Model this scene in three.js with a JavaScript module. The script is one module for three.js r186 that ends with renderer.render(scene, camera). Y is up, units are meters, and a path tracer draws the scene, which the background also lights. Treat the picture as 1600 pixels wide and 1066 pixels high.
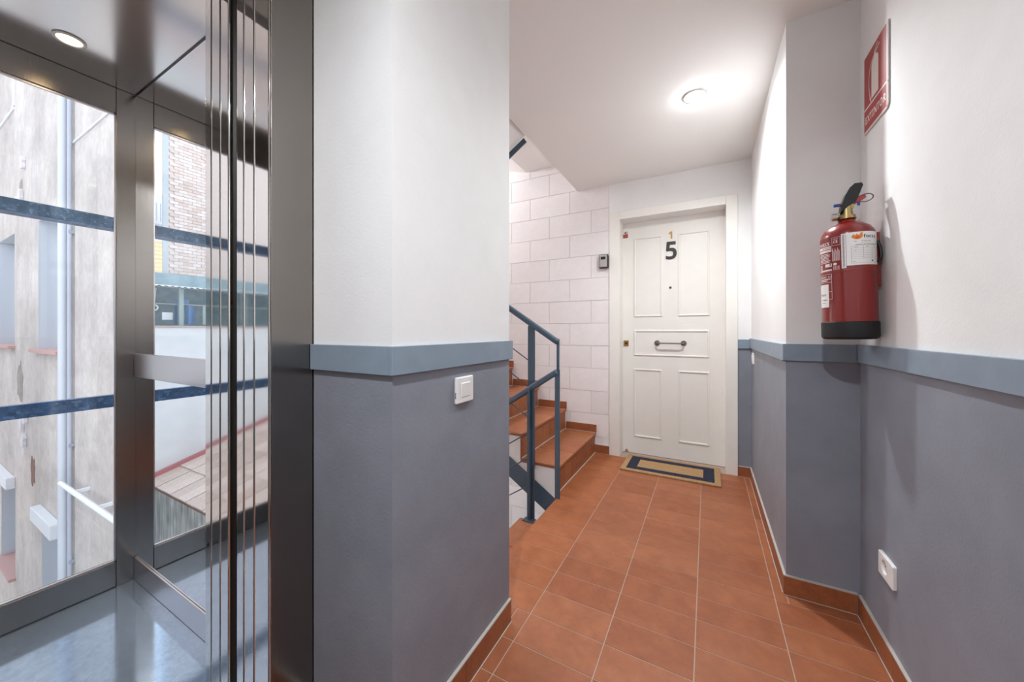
import * as THREE from 'three';
import { mergeGeometries } from 'three/addons/utils/BufferGeometryUtils.js';
import { RoundedBoxGeometry } from 'three/addons/geometries/RoundedBoxGeometry.js';
import { FontLoader } from 'three/addons/loaders/FontLoader.js';
import { TextGeometry } from 'three/addons/geometries/TextGeometry.js';

// ---------------------------------------------------------------- camera, sky, exposure
const scene = new THREE.Scene();
const camera = new THREE.PerspectiveCamera(2 * Math.atan(533 / 560) * 180 / Math.PI, 1600 / 1066, 0.05, 200);
camera.position.set(0, 1.09, 0);
camera.rotation.set(0, Math.atan(305 / 560), 0);
camera.setViewOffset(1600, 1066, 0, 16, 1600, 1066);
const renderer = new THREE.WebGLRenderer({ antialias: true });
renderer.toneMapping = THREE.LinearToneMapping;
renderer.toneMappingExposure = 1.0;
renderer.shadowMap.enabled = true;
scene.background = new THREE.Color().setRGB(2.35, 2.44, 2.58);        // bright overcast sky

const LAMP_CORRIDOR = 7.4, LAMP_LOBBY = 9.6, LAMP_STAIR = 4.6, LAMP_LOWER = 5, LAMP_LIFT = 1.6;

// ---------------------------------------------------------------- helpers
let seed = 7;
const rnd = () => { seed = (seed * 1664525 + 1013904223) >>> 0; return seed / 4294967296; };
const used = {};
function numbered(n) { const k = used[n] = (used[n] ?? -1) + 1; return k ? n + '_' + String(k).padStart(3, '0') : n; }
function G(name, label, category, group, pos = [0, 0, 0]) {
  const g = new THREE.Group(); g.name = numbered(name); g.position.set(...pos); scene.add(g);
  if (label) g.userData.label = label; if (category) g.userData.category = category; if (group) g.userData.group = group;
  return g;
}
function S(name, label, category) { const g = G(name, label, category); g.userData.kind = 'structure'; return g; }
function M(name, geo, mat, parent, label) {
  const m = new THREE.Mesh(geo, mat); m.name = name; m.castShadow = m.receiveShadow = true; parent.add(m);
  if (label) m.userData.label = label;
  return m;
}
function metreUV(g) {                                                  // planar uv in metres by face direction
  const p = g.attributes.position, n = g.attributes.normal, uv = new Float32Array(p.count * 2);
  for (let i = 0; i < p.count; i++) {
    const ax = Math.abs(n.getX(i)), ay = Math.abs(n.getY(i)), az = Math.abs(n.getZ(i));
    const [u, v] = ax > ay && ax > az ? [p.getZ(i), p.getY(i)] : ay > az ? [p.getX(i), p.getZ(i)] : [p.getX(i), p.getY(i)];
    uv[2 * i] = u; uv[2 * i + 1] = v;
  }
  g.setAttribute('uv', new THREE.BufferAttribute(uv, 2)); return g;
}
const bx = (x0, x1, y0, y1, z0, z1) => metreUV(new THREE.BoxGeometry(x1 - x0, y1 - y0, z1 - z0).translate((x0 + x1) / 2, (y0 + y1) / 2, (z0 + z1) / 2));
const rbx = (x0, x1, y0, y1, z0, z1, r = 0.003, s = 2) => metreUV(new RoundedBoxGeometry(Math.abs(x1 - x0), Math.abs(y1 - y0), Math.abs(z1 - z0), s, r).translate((x0 + x1) / 2, (y0 + y1) / 2, (z0 + z1) / 2));
const merge = (a) => mergeGeometries(a.map((g) => { const h = g.index ? g.toNonIndexed() : g; for (const k of Object.keys(h.attributes)) if (!['position', 'normal', 'uv'].includes(k)) h.deleteAttribute(k); return h; }));
function tube(pts, r, seg = 8, n = 0, closed = false) {
  const c = new THREE.CatmullRomCurve3(pts.map((p) => new THREE.Vector3(...p)), closed);
  return new THREE.TubeGeometry(c, n || Math.max(2, pts.length * 6), r, seg, closed);
}
function rod(a, b, r, seg = 10) {                                      // capped straight rod
  const A = new THREE.Vector3(...a), B = new THREE.Vector3(...b), d = B.clone().sub(A);
  const g = new THREE.CylinderGeometry(r, r, d.length(), seg);
  g.applyQuaternion(new THREE.Quaternion().setFromUnitVectors(new THREE.Vector3(0, 1, 0), d.clone().normalize()));
  const m = A.add(B).multiplyScalar(0.5); return g.translate(m.x, m.y, m.z);
}
const lathe = (pts, seg = 40, a = 0, l = Math.PI * 2) => new THREE.LatheGeometry(pts.map((p) => new THREE.Vector2(...p)), seg, a, l);
function prism(pts, z0, z1) {                                          // polygon in x,y pushed along z
  const g = new THREE.ExtrudeGeometry(new THREE.Shape(pts.map((p) => new THREE.Vector2(...p))), { depth: z1 - z0, bevelEnabled: false });
  return metreUV(g.translate(0, 0, z0));
}
function beam(a, b, h, w) {                                            // flat bar from a to b, h tall (perpendicular, in x,y), w wide in z
  const dx = b[0] - a[0], dy = b[1] - a[1], L = Math.hypot(dx, dy);
  return metreUV(new THREE.BoxGeometry(L, h, w)).rotateZ(Math.atan2(dy, dx)).translate((a[0] + b[0]) / 2, (a[1] + b[1]) / 2, a[2]);
}

// tileable value noise
function grid(n, s) { let q = s; const a = new Float32Array(n * n); for (let i = 0; i < n * n; i++) { q = (q * 1664525 + 1013904223) >>> 0; a[i] = q / 4294967296; } return a; }
function noise(n, s) {
  const a = grid(n, s);
  return (u, v) => {
    u = (u - Math.floor(u)) * n; v = (v - Math.floor(v)) * n;
    const i = Math.floor(u), j = Math.floor(v), f = u - i, g = v - j, sx = f * f * (3 - 2 * f), sy = g * g * (3 - 2 * g);
    const i0 = i % n, i1 = (i + 1) % n, j0 = (j % n) * n, j1 = ((j + 1) % n) * n;
    return (a[j0 + i0] * (1 - sx) + a[j0 + i1] * sx) * (1 - sy) + (a[j1 + i0] * (1 - sx) + a[j1 + i1] * sx) * sy;
  };
}
function tex(w, h, fn, rx = 1, ry = 1, srgb = true) {
  const d = new Uint8Array(w * h * 4);
  for (let y = 0; y < h; y++) for (let x = 0; x < w; x++) {
    const c = fn(x / w, y / h), o = (y * w + x) * 4;
    for (let k = 0; k < 3; k++) d[o + k] = Math.max(0, Math.min(255, c[k])); d[o + 3] = 255;
  }
  const t = new THREE.DataTexture(d, w, h); t.wrapS = t.wrapT = THREE.RepeatWrapping; t.magFilter = THREE.LinearFilter; t.minFilter = THREE.LinearMipmapLinearFilter; t.generateMipmaps = true;
  t.repeat.set(rx, ry); if (srgb) t.colorSpace = THREE.SRGBColorSpace; t.needsUpdate = true; return t;
}
const hex = (h) => [(h >> 16) & 255, (h >> 8) & 255, h & 255];
const n8 = noise(8, 3), n16 = noise(16, 5), n32 = noise(32, 11), n64 = noise(64, 17), n128 = noise(128, 23);
function mottled(base, amp, wts = [0.4, 0.3, 0.2, 0.1], size = 256, per = 1, tint = [1, 1, 1]) {
  const b = hex(base);
  return tex(size, size, (u, v) => { const q = (n8(u, v) - .5) * wts[0] + (n16(u, v) - .5) * wts[1] + (n32(u, v) - .5) * wts[2] + (n128(u, v) - .5) * wts[3]; return b.map((c, k) => c + q * amp * 2 * tint[k]); }, per, per);
}
const plasterBump = tex(256, 256, (u, v) => { const q = 128 + 90 * (n64(u, v) - .5) + 90 * (n128(u, v) - .5); return [q, q, q]; }, 3, 3, false);
const std = (o) => new THREE.MeshStandardMaterial(o), phy = (o) => new THREE.MeshPhysicalMaterial(o);

// ---------------------------------------------------------------- materials
const mWhite = std({ map: mottled(0xefeeed, 4, undefined, 256, 0.8), roughness: 0.75, bumpMap: plasterBump, bumpScale: 0.0003 });
const mCeil = std({ color: 0xf4f2f0, roughness: 0.85 });
const mBlue = std({ map: mottled(0x878b95, 9, undefined, 256, 0.9), roughness: 0.55, bumpMap: plasterBump, bumpScale: 0.0005 });
const mRail = std({ map: mottled(0x8796a4, 9, undefined, 256, 1.3), roughness: 0.5 });
const mGrout = std({ color: 0xb29c8e, roughness: 0.9 });
const mGroutPale = std({ color: 0xb9b0a8, roughness: 0.9 });
const tileTones = [0x9a5b39, 0x975837, 0x9e5f3d, 0x955534].map((c, i) => std({ map: mottled(c, 13, [0.5, 0.3, 0.25, 0.2], 256, 1.7 + i * 0.3, [1, .8, .7]), roughness: 0.5 }));
const tileEdge = [0x9d5a33, 0xa05d36].map((c) => std({ map: mottled(c, 14, [0.5, 0.3, 0.25, 0.2], 256, 2, [1, .8, .7]), roughness: 0.5 }));
const skirtTones = [0x9a5b39, 0x955534].map((c) => std({ map: mottled(c, 16, [0.3, 0.3, 0.4, 0.4], 256, 2.2, [1, .7, .6]), roughness: 0.45 }));
const treadTones = [0x9c5f3c, 0x985a39].map((c) => std({ map: mottled(c, 14, [0.4, 0.3, 0.3, 0.2], 256, 2, [1, .8, .7]), roughness: 0.5 }));
const riserTones = [0x9c5f3c, 0x985a39, 0xa0633f].map((c) => std({ map: tex(256, 64, (u, v) => { const q = (n128(u, 0.3) - .5) * 30 + (n16(u, v) - .5) * 14; return hex(c).map((x) => x + q); }, 4, 4), roughness: 0.5 }));
const blockTones = [0xf0eaea, 0xeeE8e8, 0xf2ecec].map((c, i) => std({ map: mottled(c, 4, [0.3, 0.3, 0.3, 0.4], 256, 1 + i * .2), roughness: 0.7, bumpMap: plasterBump, bumpScale: 0.0012 }));
const mMortar = std({ color: 0xdcd3d1, roughness: 0.9 });
const mDoor = std({ map: mottled(0xefebe5, 3, undefined, 256, 1), roughness: 0.42 });
const mRailing = std({ color: 0x485b6c, roughness: 0.38, metalness: 0.15 });

const mBrass = std({ color: 0xa8854f, metalness: 0.9, roughness: 0.35 });
const mNickel = std({ color: 0x8d837b, metalness: 0.9, roughness: 0.35 });
const mBlack = std({ color: 0x17171a, roughness: 0.45 });
const mBlackRubber = std({ color: 0x101114, roughness: 0.55 });
const mPlastic = std({ color: 0xebe9e6, roughness: 0.35 });
const brushRough = tex(256, 256, (u, v) => { const q = 128 + 120 * (n128(u, v * 0.03) - .5) + 50 * (n32(u, v * .06) - .5); return [q, q, q]; }, 6, 0.7, false);
const steel = (c, r, o = {}) => std({ color: c, metalness: 1, roughness: r, ...o });
const mSteelFrame = steel(0x8d8782, 0.24, { bumpMap: brushRough, bumpScale: 0.00012 });
const mSteelJamb = steel(0x8f8984, 0.2, { bumpMap: brushRough, bumpScale: 0.00012 });
const mSteelLeaf = steel(0xdad6d2, 0.06, { bumpMap: brushRough, bumpScale: 0.00001 });
const mSteelCeil = steel(0xf4f2f0, 0.18);
const mSteelBand = steel(0xc9c1c0, 0.30);
const mMirror = steel(0xf2f3f3, 0.0);
const mGapShade = std({ color: 0x2b2927, roughness: 0.6, metalness: 0.4 });  // dark colour painted as the shade between the door stacks
const mLiftFloor = std({ map: mottled(0xa2b3c6, 12, [0.1, 0.2, 0.3, 0.6], 256, 2), metalness: 0.75, roughness: 0.1 });
const mGlass = phy({ color: 0xf4f8fb, transmission: 1, thickness: 0, roughness: 0, ior: 1.45 });
const mBeam = std({ map: tex(256, 256, (u, v) => { const q = (n16(u, v) - .5) * 50 + (n128(u, v) - .5) * 40; const f = n32(u, v) > .8 ? 35 : 0; return [80 + q * .7 + f, 112 + q * .8 + f, 152 + q + f]; }, 3, 3), roughness: 0.5 });
const emis = (c, i) => std({ color: 0xffffff, emissive: c, emissiveIntensity: i, roughness: 0.5 });

// ================================================================ STRUCTURE
const XL = -0.655, XR = 0.517, XF = 0.287, ZP = -1.85, ZB = -3.18, CH = 2.37, ZL = -0.61, XD = -0.96;
const rows = [1.66, 1.52, 1.38, 1.24, 1.1, .96, .82, .68, .54, .40, .26, .12, -.02, -.16, -.30, -.43, -.565, -.70, -.835, -.97, -1.108, -1.248, -1.387, -1.522, -1.654, -1.786, -1.922, -2.053, -2.197, -2.232, -2.364, -2.502, -2.643, -2.775, -2.907, -3.04, -3.172];
const cols = [-0.958, -0.878, -0.598, -0.316, -0.037, 0.242, 0.522];
{
  const fl = S('floor', 'terracotta tiled corridor floor with pale grout lines', 'floor');
  M('slab', bx(-0.858, 0.6, -0.28, -0.0012, -3.34, 1.75), mGrout, fl);
  M('slab', bx(-0.958, -0.858, -0.28, -0.0012, -0.62, 1.75), mGrout, fl);
  M('slab', bx(-0.885, -0.858, -0.28, -0.0012, -3.18, -2.268), mGrout, fl);
  const put = (x0, x1, z0, z1, m) => { if (x1 - x0 > 0.012 && z1 - z0 > 0.012) M('floor_tile', bx(x0 + .0018, x1 - .0018, -0.012, 0, z0 + .0018, z1 - .0018), m, fl); };
  put(0.287, 0.522, ZP + 0.001, -1.786, tileTones[1]); put(-0.862, -0.655, -1.248, -1.181, tileEdge[0]);
  for (let j = 0; j < rows.length - 1; j++) {
    const z1 = rows[j], z0 = rows[j + 1], zm = (z0 + z1) / 2;
    for (let i = 0; i < cols.length - 1; i++) {
      let x0 = cols[i], x1 = cols[i + 1];
      if (zm < ZP && i === 5) { x1 = 0.287; }
      if (zm < -0.61 && zm > -1.18) { if (i === 0) continue; if (i === 1) x0 = -0.655; }
      else if (zm <= -1.18) { if (i === 0) continue; if (i === 1) x0 = zm < -2.27 ? -0.882 : -0.862; }
      else if (zm > 0.32) { if (i === 0) continue; if (i === 1) x0 = -0.655; }
      put(x0, x1, z0, z1, (i === 1 && zm < -1.18 ? tileEdge : tileTones)[Math.floor(rnd() * (i === 1 && zm < -1.18 ? 2 : 4))]);
    }
  }
}
{ // ceiling
  const c = S('ceiling', 'smooth white corridor ceiling slab', 'ceiling');
  M('slab', bx(-1.045, 0.62, CH, CH + 0.3, -3.34, 1.75), mCeil, c);
  M('slab', bx(-1.14, -1.045, CH, CH + 0.3, -1.18, 1.75), mCeil, c);
}
// right wall, pillar and far wall
function dado(parent, x0, x1, z0, z1, yRail, yTop = CH + 0.02) {
  M('lower_paint', bx(x0, x1, -0.02, yRail, z0, z1), mBlue, parent, 'blue grey painted lower part of the wall');
  M('upper_plaster', bx(x0, x1, yRail, yTop, z0, z1), mWhite, parent, 'white painted upper part of the wall');
}
{
  const w = S('wall_right', 'white wall with blue grey lower half beside the fire extinguisher', 'wall');
  dado(w, XR, XR + 0.12, ZP - 0.1, 1.75, 1.0);
  const p = S('wall_pillar', 'boxed out pillar, white above and dark blue grey below', 'wall');
  dado(p, XF, XR + 0.12, -3.34, ZP, 1.0);
  const t = S('trim_1', 'flat blue grey dado rail on the wall under the extinguisher sign', 'dado rail');
  M('rail', rbx(XR - 0.012, XR + 0.004, 0.969, 1.037, ZP, 1.6, 0.0015), mRail, t);
  const t2 = S('trim_2', 'flat blue grey dado rail wrapping the pillar', 'dado rail');
  M('rail', rbx(XF - 0.012, XR - 0.0125, 0.967, 1.036, ZP - 0.002, ZP + 0.012, 0.0015), mRail, t2);
  M('rail', rbx(XF - 0.012, XF + 0.004, 0.964, 1.034, ZB, ZP - 0.0025, 0.0015), mRail, t2);
}
// skirting tiles
function skirt(name, label, runs, h = 0.075) {
  const g = S(name, label, 'skirting'); let k = 0;
  for (const [ax, a, b, face, out] of runs) {                          // ax 'x': runs along z on plane x=face ; 'z': runs along x on plane z=face
    const n = Math.max(1, Math.round((b - a) / 0.28)), L = (b - a) / n;
    for (let i = 0; i < n; i++) {
      const p = a + i * L + .001, q = a + (i + 1) * L - .001, f = face + out * 0.009, m = skirtTones[k++ % 2];
      if (ax === 'x') M('skirting_tile', bx(Math.min(face, f), Math.max(face, f), 0, h, p, q), m, g);
      else M('skirting_tile', bx(p, q, 0, h, Math.min(face, f), Math.max(face, f)), m, g);
    }
    const f = face + out * 0.0095;
    if (ax === 'x') M('grout_bead', bx(Math.min(face, f), Math.max(face, f), h, h + 0.005, a, b), mGroutPale, g);
    else M('grout_bead', bx(a, b, h, h + 0.005, Math.min(face, f), Math.max(face, f)), mGroutPale, g);
    if (ax === 'x') M('grout_bead', bx(Math.min(f, f + out * .003), Math.max(f, f + out * .003), -0.002, 0.0012, a, b), mGroutPale, g);
    else M('grout_bead', bx(a, b, -0.002, 0.0012, Math.min(f, f + out * .003), Math.max(f, f + out * .003)), mGroutPale, g);
  }
}
skirt('baseboard_right', 'dark terracotta skirting tiles along the right wall and pillar', [['x', ZP + .01, 1.6, XR, -1], ['z', XF - 0.009, XR - 0.01, ZP, 1], ['x', ZB + .01, ZP, XF, -1]]);
skirt('baseboard_left', 'dark terracotta skirting tiles below the light switch wall', [['x', -1.18, ZL, XL, 1], ['z', -0.958, XL + 0.009, ZL, 1]], 0.08);
skirt('baseboard_back', 'short dark terracotta skirting tiles either side of the white door', [['z', -0.882, -0.756, ZB, 1], ['z', 0.204, XF - .01, ZB, 1]], 0.072);

// left wall mass between corridor, lift and stairs
{
  const w = S('wall_left', 'white and blue grey wall end beside the lift with a light switch', 'wall');
  dado(w, -0.958, XL, -1.18, ZL, 1.02);
  const t = S('trim_3', 'flat blue grey dado rail turning round the wall end by the lift', 'dado rail');
  M('rail', rbx(XL - 0.004, XL + 0.011, 0.984, 1.053, -1.19, ZL + 0.011, 0.0015), mRail, t);
  M('rail', rbx(-0.958, XL - 0.0045, 0.984, 1.053, ZL - 0.002, ZL + 0.011, 0.0015), mRail, t);
  // lobby behind the camera
  const w2 = S('wall_front', 'white and blue grey wall closing the corridor behind the viewer', 'wall');
  dado(w2, -0.8, XR + 0.12, 1.66, 1.75, 1.0);
  const w3 = S('wall_lobby', 'white and blue grey wall on the other side of the lift door', 'wall');
  dado(w3, -1.14, XL, 0.34, 1.75, 1.0);
  const w4 = S('wall_lintel', 'white wall above the lift door', 'wall');
  M('upper_plaster', bx(-1.14, XD + 0.003, 2.17, CH, -0.609, 0.34), mWhite, w4);
}
// back wall: concrete blocks left of the door, plaster round the door
{
  const w = S('wall_back', 'white painted concrete block wall behind the stairs and white door', 'wall');
  M('mortar', bx(-3.9, -0.757, -3.0, 4.4, ZB - 0.12, ZB - 0.004), mMortar, w);
  const ys = []; for (let k = -16; k <= 5; k++) ys.push(2.175 + 0.2035 * (k - 1));
  for (let k = 0; k < ys.length - 1; k++) {
    const off = (Math.round((ys[k] - 2.175) / 0.2035) % 2 + 2) % 2 === 0 ? -1.529 : -1.326;
    for (let i = -2; i <= 2; i++) {
      const x0 = off + 0.408 * i, x1 = Math.min(x0 + 0.408, -0.757);
      if (x1 - x0 < 0.03 || x0 < -2.4) continue;
      M('block', rbx(x0 + .0015, x1 - .0015, ys[k] + .0015, ys[k + 1] - .0015, ZB - 0.02, ZB + (rnd() - .5) * 0.0012, 0.0022, 1), blockTones[Math.floor(rnd() * 3)], w);
    }
  }
  M('plaster', bx(-0.757, XF + 0.02, 2.05, CH + 0.02, ZB - 0.16, ZB), mWhite, w);
  M('plaster', bx(-0.757, -0.69, -0.02, 2.05, ZB - 0.16, ZB - .001), mWhite, w);
  M('lower_paint', bx(0.14, XF + 0.02, -0.02, 0.99, ZB - 0.16, ZB), mBlue, w, 'blue grey painted strip right of the door');
  M('plaster', bx(0.14, XF + 0.02, 0.99, 2.05, ZB - 0.16, ZB), mWhite, w);
  M('backing', bx(-0.757, XF + 0.02, -0.02, 2.2, ZB - 0.30, ZB - 0.21), mWhite, w);
  const t = S('trim_4', 'short blue grey dado rail between the white door and the corner', 'dado rail');
  M('rail', rbx(0.203, XF - 0.0125, 0.957, 1.025, ZB - .002, ZB + 0.011, 0.0015), mRail, t);
}
// ---------------------------------------------------------------- door
const font = await new FontLoader().loadAsync('fonts/droid/droid_sans_bold.typeface.json');
const text = (s, size, depth) => { const g = new TextGeometry(s, { font, size, depth, curveSegments: 8, bevelEnabled: false }); g.computeBoundingBox(); const b = g.boundingBox; return g.translate(-(b.min.x + b.max.x) / 2, -(b.min.y + b.max.y) / 2, 0); };
{
  const d = S('door_1', 'cream panelled apartment door numbered 5 with a bar handle', 'door');
  const ZD = -3.32;
  const casing = M('casing', merge([rbx(-0.755, -0.667, 0, 2.124, ZB, ZB + 0.012), rbx(0.126, 0.202, 0, 2.124, ZB, ZB + 0.012), rbx(-0.667, 0.126, 2.052, 2.124, ZB, ZB + 0.0118)]), mDoor, d);
  M('jamb', bx(-0.70, -0.667, 0, 2.085, ZD - 0.03, ZB), mDoor, d);
  M('jamb', bx(0.126, 0.16, 0, 2.085, ZD - 0.03, ZB), mDoor, d);
  M('jamb', bx(-0.667, 0.126, 2.052, 2.085, ZD - 0.03, ZB), mDoor, d);
  const leaf = M('leaf', rbx(-0.684, 0.14, 0.004, 2.06, ZD - 0.04, ZD, 0.002), mDoor, d);
  for (const [x0, x1, y0, y1] of [[-0.572, -0.337, 1.212, 1.912], [-0.215, 0.019, 1.212, 1.912], [-0.572, 0.016, 0.87, 1.096], [-0.574, -0.340, 0.152, 0.755], [-0.215, 0.016, 0.152, 0.755]]) {
    const s = new THREE.Shape(); s.moveTo(x0, y0); s.lineTo(x1, y0); s.lineTo(x1, y1); s.lineTo(x0, y1); s.lineTo(x0, y0);
    const w = 0.016, h = new THREE.Path(); h.moveTo(x0 + w, y0 + w); h.lineTo(x0 + w, y1 - w); h.lineTo(x1 - w, y1 - w); h.lineTo(x1 - w, y0 + w); h.lineTo(x0 + w, y0 + w); s.holes.push(h);
    M('panel_moulding', metreUV(new THREE.ExtrudeGeometry(s, { depth: 0.004, bevelEnabled: true, bevelThickness: 0.008, bevelSize: 0.006, bevelOffset: -0.006, bevelSegments: 3 }).translate(0, 0, ZD - 0.004)), mDoor, leaf);
  }
  const hd = M('handle', merge([tube([[-0.380, 0.985, ZD + .004], [-0.380, 0.985, ZD + 0.035], [-0.365, 0.985, ZD + 0.048], [-0.2765, 0.985, ZD + 0.05], [-0.188, 0.985, ZD + 0.048], [-0.173, 0.985, ZD + 0.035], [-0.173, 0.985, ZD + .004]], 0.0065, 10, 60)]), mNickel, d, 'brushed metal bar handle');
  for (const x of [-0.380, -0.173]) M('rosette', merge([new THREE.CylinderGeometry(0.021, 0.023, 0.008, 24).rotateX(Math.PI / 2).translate(x, 0.985, ZD + 0.004), new THREE.CylinderGeometry(0.012, 0.014, 0.012, 20).rotateX(Math.PI / 2).translate(x, 0.985, ZD + 0.013)]), mNickel, hd);
  const lk = M('lock_plate', rbx(-0.660, -0.618, 0.953, 1.003, ZD, ZD + 0.007, 0.003), mBrass, d, 'brass lock plate');
  M('lock_cylinder', new THREE.CylinderGeometry(0.011, 0.011, 0.008, 20).rotateX(Math.PI / 2).translate(-0.639, 0.978, ZD + 0.009), steel(0x6b4f2c, 0.4), lk);
  const pe = M('peephole', lathe([[0.0, 0], [0.011, 0], [0.011, 0.003], [0.007, 0.005], [0.006, 0.003], [0, 0.003]], 20).rotateX(Math.PI / 2).translate(-0.275, 1.457, ZD), mBrass, d, 'small brass peephole');
  M('lens', new THREE.CylinderGeometry(0.006, 0.006, 0.002, 16).rotateX(Math.PI / 2).translate(-0.275, 1.457, ZD + 0.0045), mBlack, pe);
  const five = text('5', 0.150, 0.005); M('number_5', five.scale(0.88, 1, 1).translate(-0.268, 1.772, ZD), std({ color: 0x2b2625, roughness: 0.5 }), d, 'black number 5');
  M('number_1', text('1', 0.062, 0.004).translate(-0.275, 1.903, ZD), mBrass, d, 'small brass number 1');
  const st = M('alarm_sticker', bx(-0.666, -0.624, 1.922, 1.957, ZD, ZD + 0.001), std({ color: 0xb0564c, roughness: 0.5 }), d, 'small red alarm sticker');
  M('sticker_tab', bx(-0.656, -0.626, 1.958, 1.980, ZD, ZD + 0.001), std({ color: 0xb9b3ae, roughness: 0.5 }), st);
  M('sticker_mark', bx(-0.652, -0.642, 1.964, 1.974, ZD + .0008, ZD + 0.0016), mBlack, st);
  const ch = new THREE.Shape(); ch.moveTo(-0.652, 0.004); ch.lineTo(-0.618, 0.004); ch.quadraticCurveTo(-0.622, 0.026, -0.636, 0.03); ch.lineTo(-0.634, 0.045); ch.lineTo(-0.640, 0.03); ch.quadraticCurveTo(-0.650, 0.022, -0.652, 0.004);
  M('chipped_corner', new THREE.ExtrudeGeometry(ch, { depth: 0.0012, bevelEnabled: false }).translate(0, 0, ZD), std({ color: 0xa88968, roughness: 0.9 }), d, 'bare wood where the paint chipped off');
}

// ================================================================ STAIRS
const RISE = 0.18, GO = 0.281;
{
  const st = G('staircase', 'terracotta tiled stairs going up along the white block wall', 'staircase'); st.userData.kind = 'structure';
  const z0 = -3.17, z1 = -2.272, N = 8;
  const pts = [[-0.889, -0.02]];
  for (let i = 0; i < N; i++) { pts.push([-0.889 - GO * i, RISE * (i + 1) - 0.022]); if (i < N - 1) pts.push([-0.889 - GO * (i + 1), RISE * (i + 1) - 0.022]); }
  pts.push([-3.85, N * RISE - 0.022], [-3.85, N * RISE - 0.2], [-0.889 - GO * 7 - 0.1, N * RISE - 0.22]);
  pts.push([-0.889 - 0.16, -0.02]);
  M('flight', prism(pts, z0, z1), mWhite, st, 'white plastered side of the stair flight');
  for (let i = 0; i < N; i++) {
    const xr = -0.882 - GO * i, yb = RISE * i, xn = xr + 0.012;
    const nT = 3, w = (z1 - z0 + 0.012) / nT;
    const depth = i < N - 1 ? GO + 0.012 : 0.30;
    for (let k = 0; k < nT; k++) M('tread_tile', rbx(xn - depth, xn, yb + RISE - 0.022, yb + RISE, z0 + k * w + .0008, z0 + (k + 1) * w - .0008, 0.006), treadTones[(i + k) % 2], st);
    const nR = 7, v = (z1 - z0) / nR;
    for (let k = 0; k < nR; k++) M('riser_tile', bx(xr - 0.009, xr, yb, yb + RISE - 0.0225, z0 + k * v + .0009, z0 + (k + 1) * v - .0009), riserTones[Math.floor(rnd() * 3)], st);
    if (i < 5) {
      M('grout_bead', bx(xr, xr + 0.006, yb, yb + 0.004, z0, z1), mGroutPale, st);
      M('stair_skirting', bx(xr - GO + 0.012, xn, yb + RISE, yb + RISE + 0.068, z0 - 0.0095, z0 + 0.002), skirtTones[i % 2], st);
      M('grout_bead', bx(xr - GO + 0.012, xn, yb + RISE, yb + RISE + 0.003, z0 + 0.002, z0 + 0.005), mGroutPale, st);
    }
  }
  M('stringer', prism([[-0.895, -0.052], [-0.96, -0.15], [-3.0, 1.155], [-3.0, 1.30]], -2.271, -2.262), mRailing, st, 'dark blue steel stringer plate');
  // flight going down from the landing edge
  const dn = G('staircase', 'terracotta tiled stairs going down from the landing edge', 'staircase'); dn.userData.kind = 'structure';
  const dz0 = -2.172, dz1 = -1.2, q = [[-0.86, -0.28]];
  const pd = [[-0.868, -0.03]];
  for (let i = 0; i < 8; i++) { pd.push([-0.868 - GO * i * 0.915, -RISE * (i + 1) - 0.022], [-0.868 - GO * (i + 1) * 0.915, -RISE * (i + 1) - 0.022]); }
  pd.push([-2.95, -1.75], [-0.868, -0.42]);
  M('flight', prism(pd, dz0, dz1), mWhite, dn);
  for (let i = 0; i < 8; i++) {
    const xr = -0.862 - 0.257 * i, yt = -RISE * (i + 1), w = (dz1 - dz0) / 3;
    for (let k = 0; k < 3; k++) M('tread_tile', rbx(xr - 0.257, xr - 0.001, yt - 0.022, yt, dz0 + k * w + .0008, dz0 + (k + 1) * w - .0008, 0.006), treadTones[(i + k) % 2], dn);
    for (let k = 0; k < 7; k++) M('riser_tile', bx(xr - 0.009, xr - 0.0005, yt, yt + RISE - 0.0125, dz0 + k * (dz1 - dz0) / 7 + .0009, dz0 + (k + 1) * (dz1 - dz0) / 7 - .0009), riserTones[k % 3], dn);
  }
  M('stringer', prism([[-0.90, -0.30], [-0.90, -0.45], [-2.9, -1.75], [-2.9, -1.60]], dz0 - 0.008, dz0 - .0005), mRailing, dn, 'dark blue steel stringer plate');
  // flight arriving at the floor above, seen from below
  const up = G('staircase', 'underside of the stairs arriving at the floor above', 'staircase'); up.userData.kind = 'structure';
  M('soffit', prism([[-1.046, 2.405], [-1.046, 2.65], [-3.0, 1.45], [-3.85, 1.45], [-3.85, 1.25], [-2.85, 1.25]], -2.14, -1.19), mCeil, up);
  M('stringer', prism([[-1.059, 2.351], [-1.078, 2.38], [-2.6, 1.42], [-2.6, 1.378]], -2.152, -2.142), mRailing, up, 'dark grey steel stringer edge');
  const sf = G('staircase', 'sloping white soffit of the next flight above the block wall', 'staircase'); sf.userData.kind = 'structure';
  M('soffit', prism([[-1.0455, 2.652], [-1.0455, 2.95], [-3.9, 3.7], [-3.9, 3.3], [-1.57, 2.655]], -3.183, -2.2), mCeil, sf);
  // stairwell enclosure
  const w = S('wall_stairwell', 'white walls enclosing the stairwell', 'wall');
  M('end_wall', bx(-3.99, -3.86, -3, 4.4, -3.3, -1.03), mWhite, w);
  M('front_wall', bx(-3.99, -0.9585, -3, 4.4, -1.18, -1.04), mWhite, w);
  M('lower_wall', bx(-0.75, -0.6, -3, -0.281, -3.3, -1.05), mWhite, w);
  M('bottom', bx(-3.99, -0.6, -3.1, -3, -3.3, -1.05), mWhite, w);
  M('lid', bx(-3.99, -0.9, 4.4, 4.5, -3.3, -1.05), mWhite, w);
  M('upper_wall', bx(-1.045, -0.95, CH + 0.3, 4.4, -3.3, -1.05), mWhite, w);
}
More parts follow.
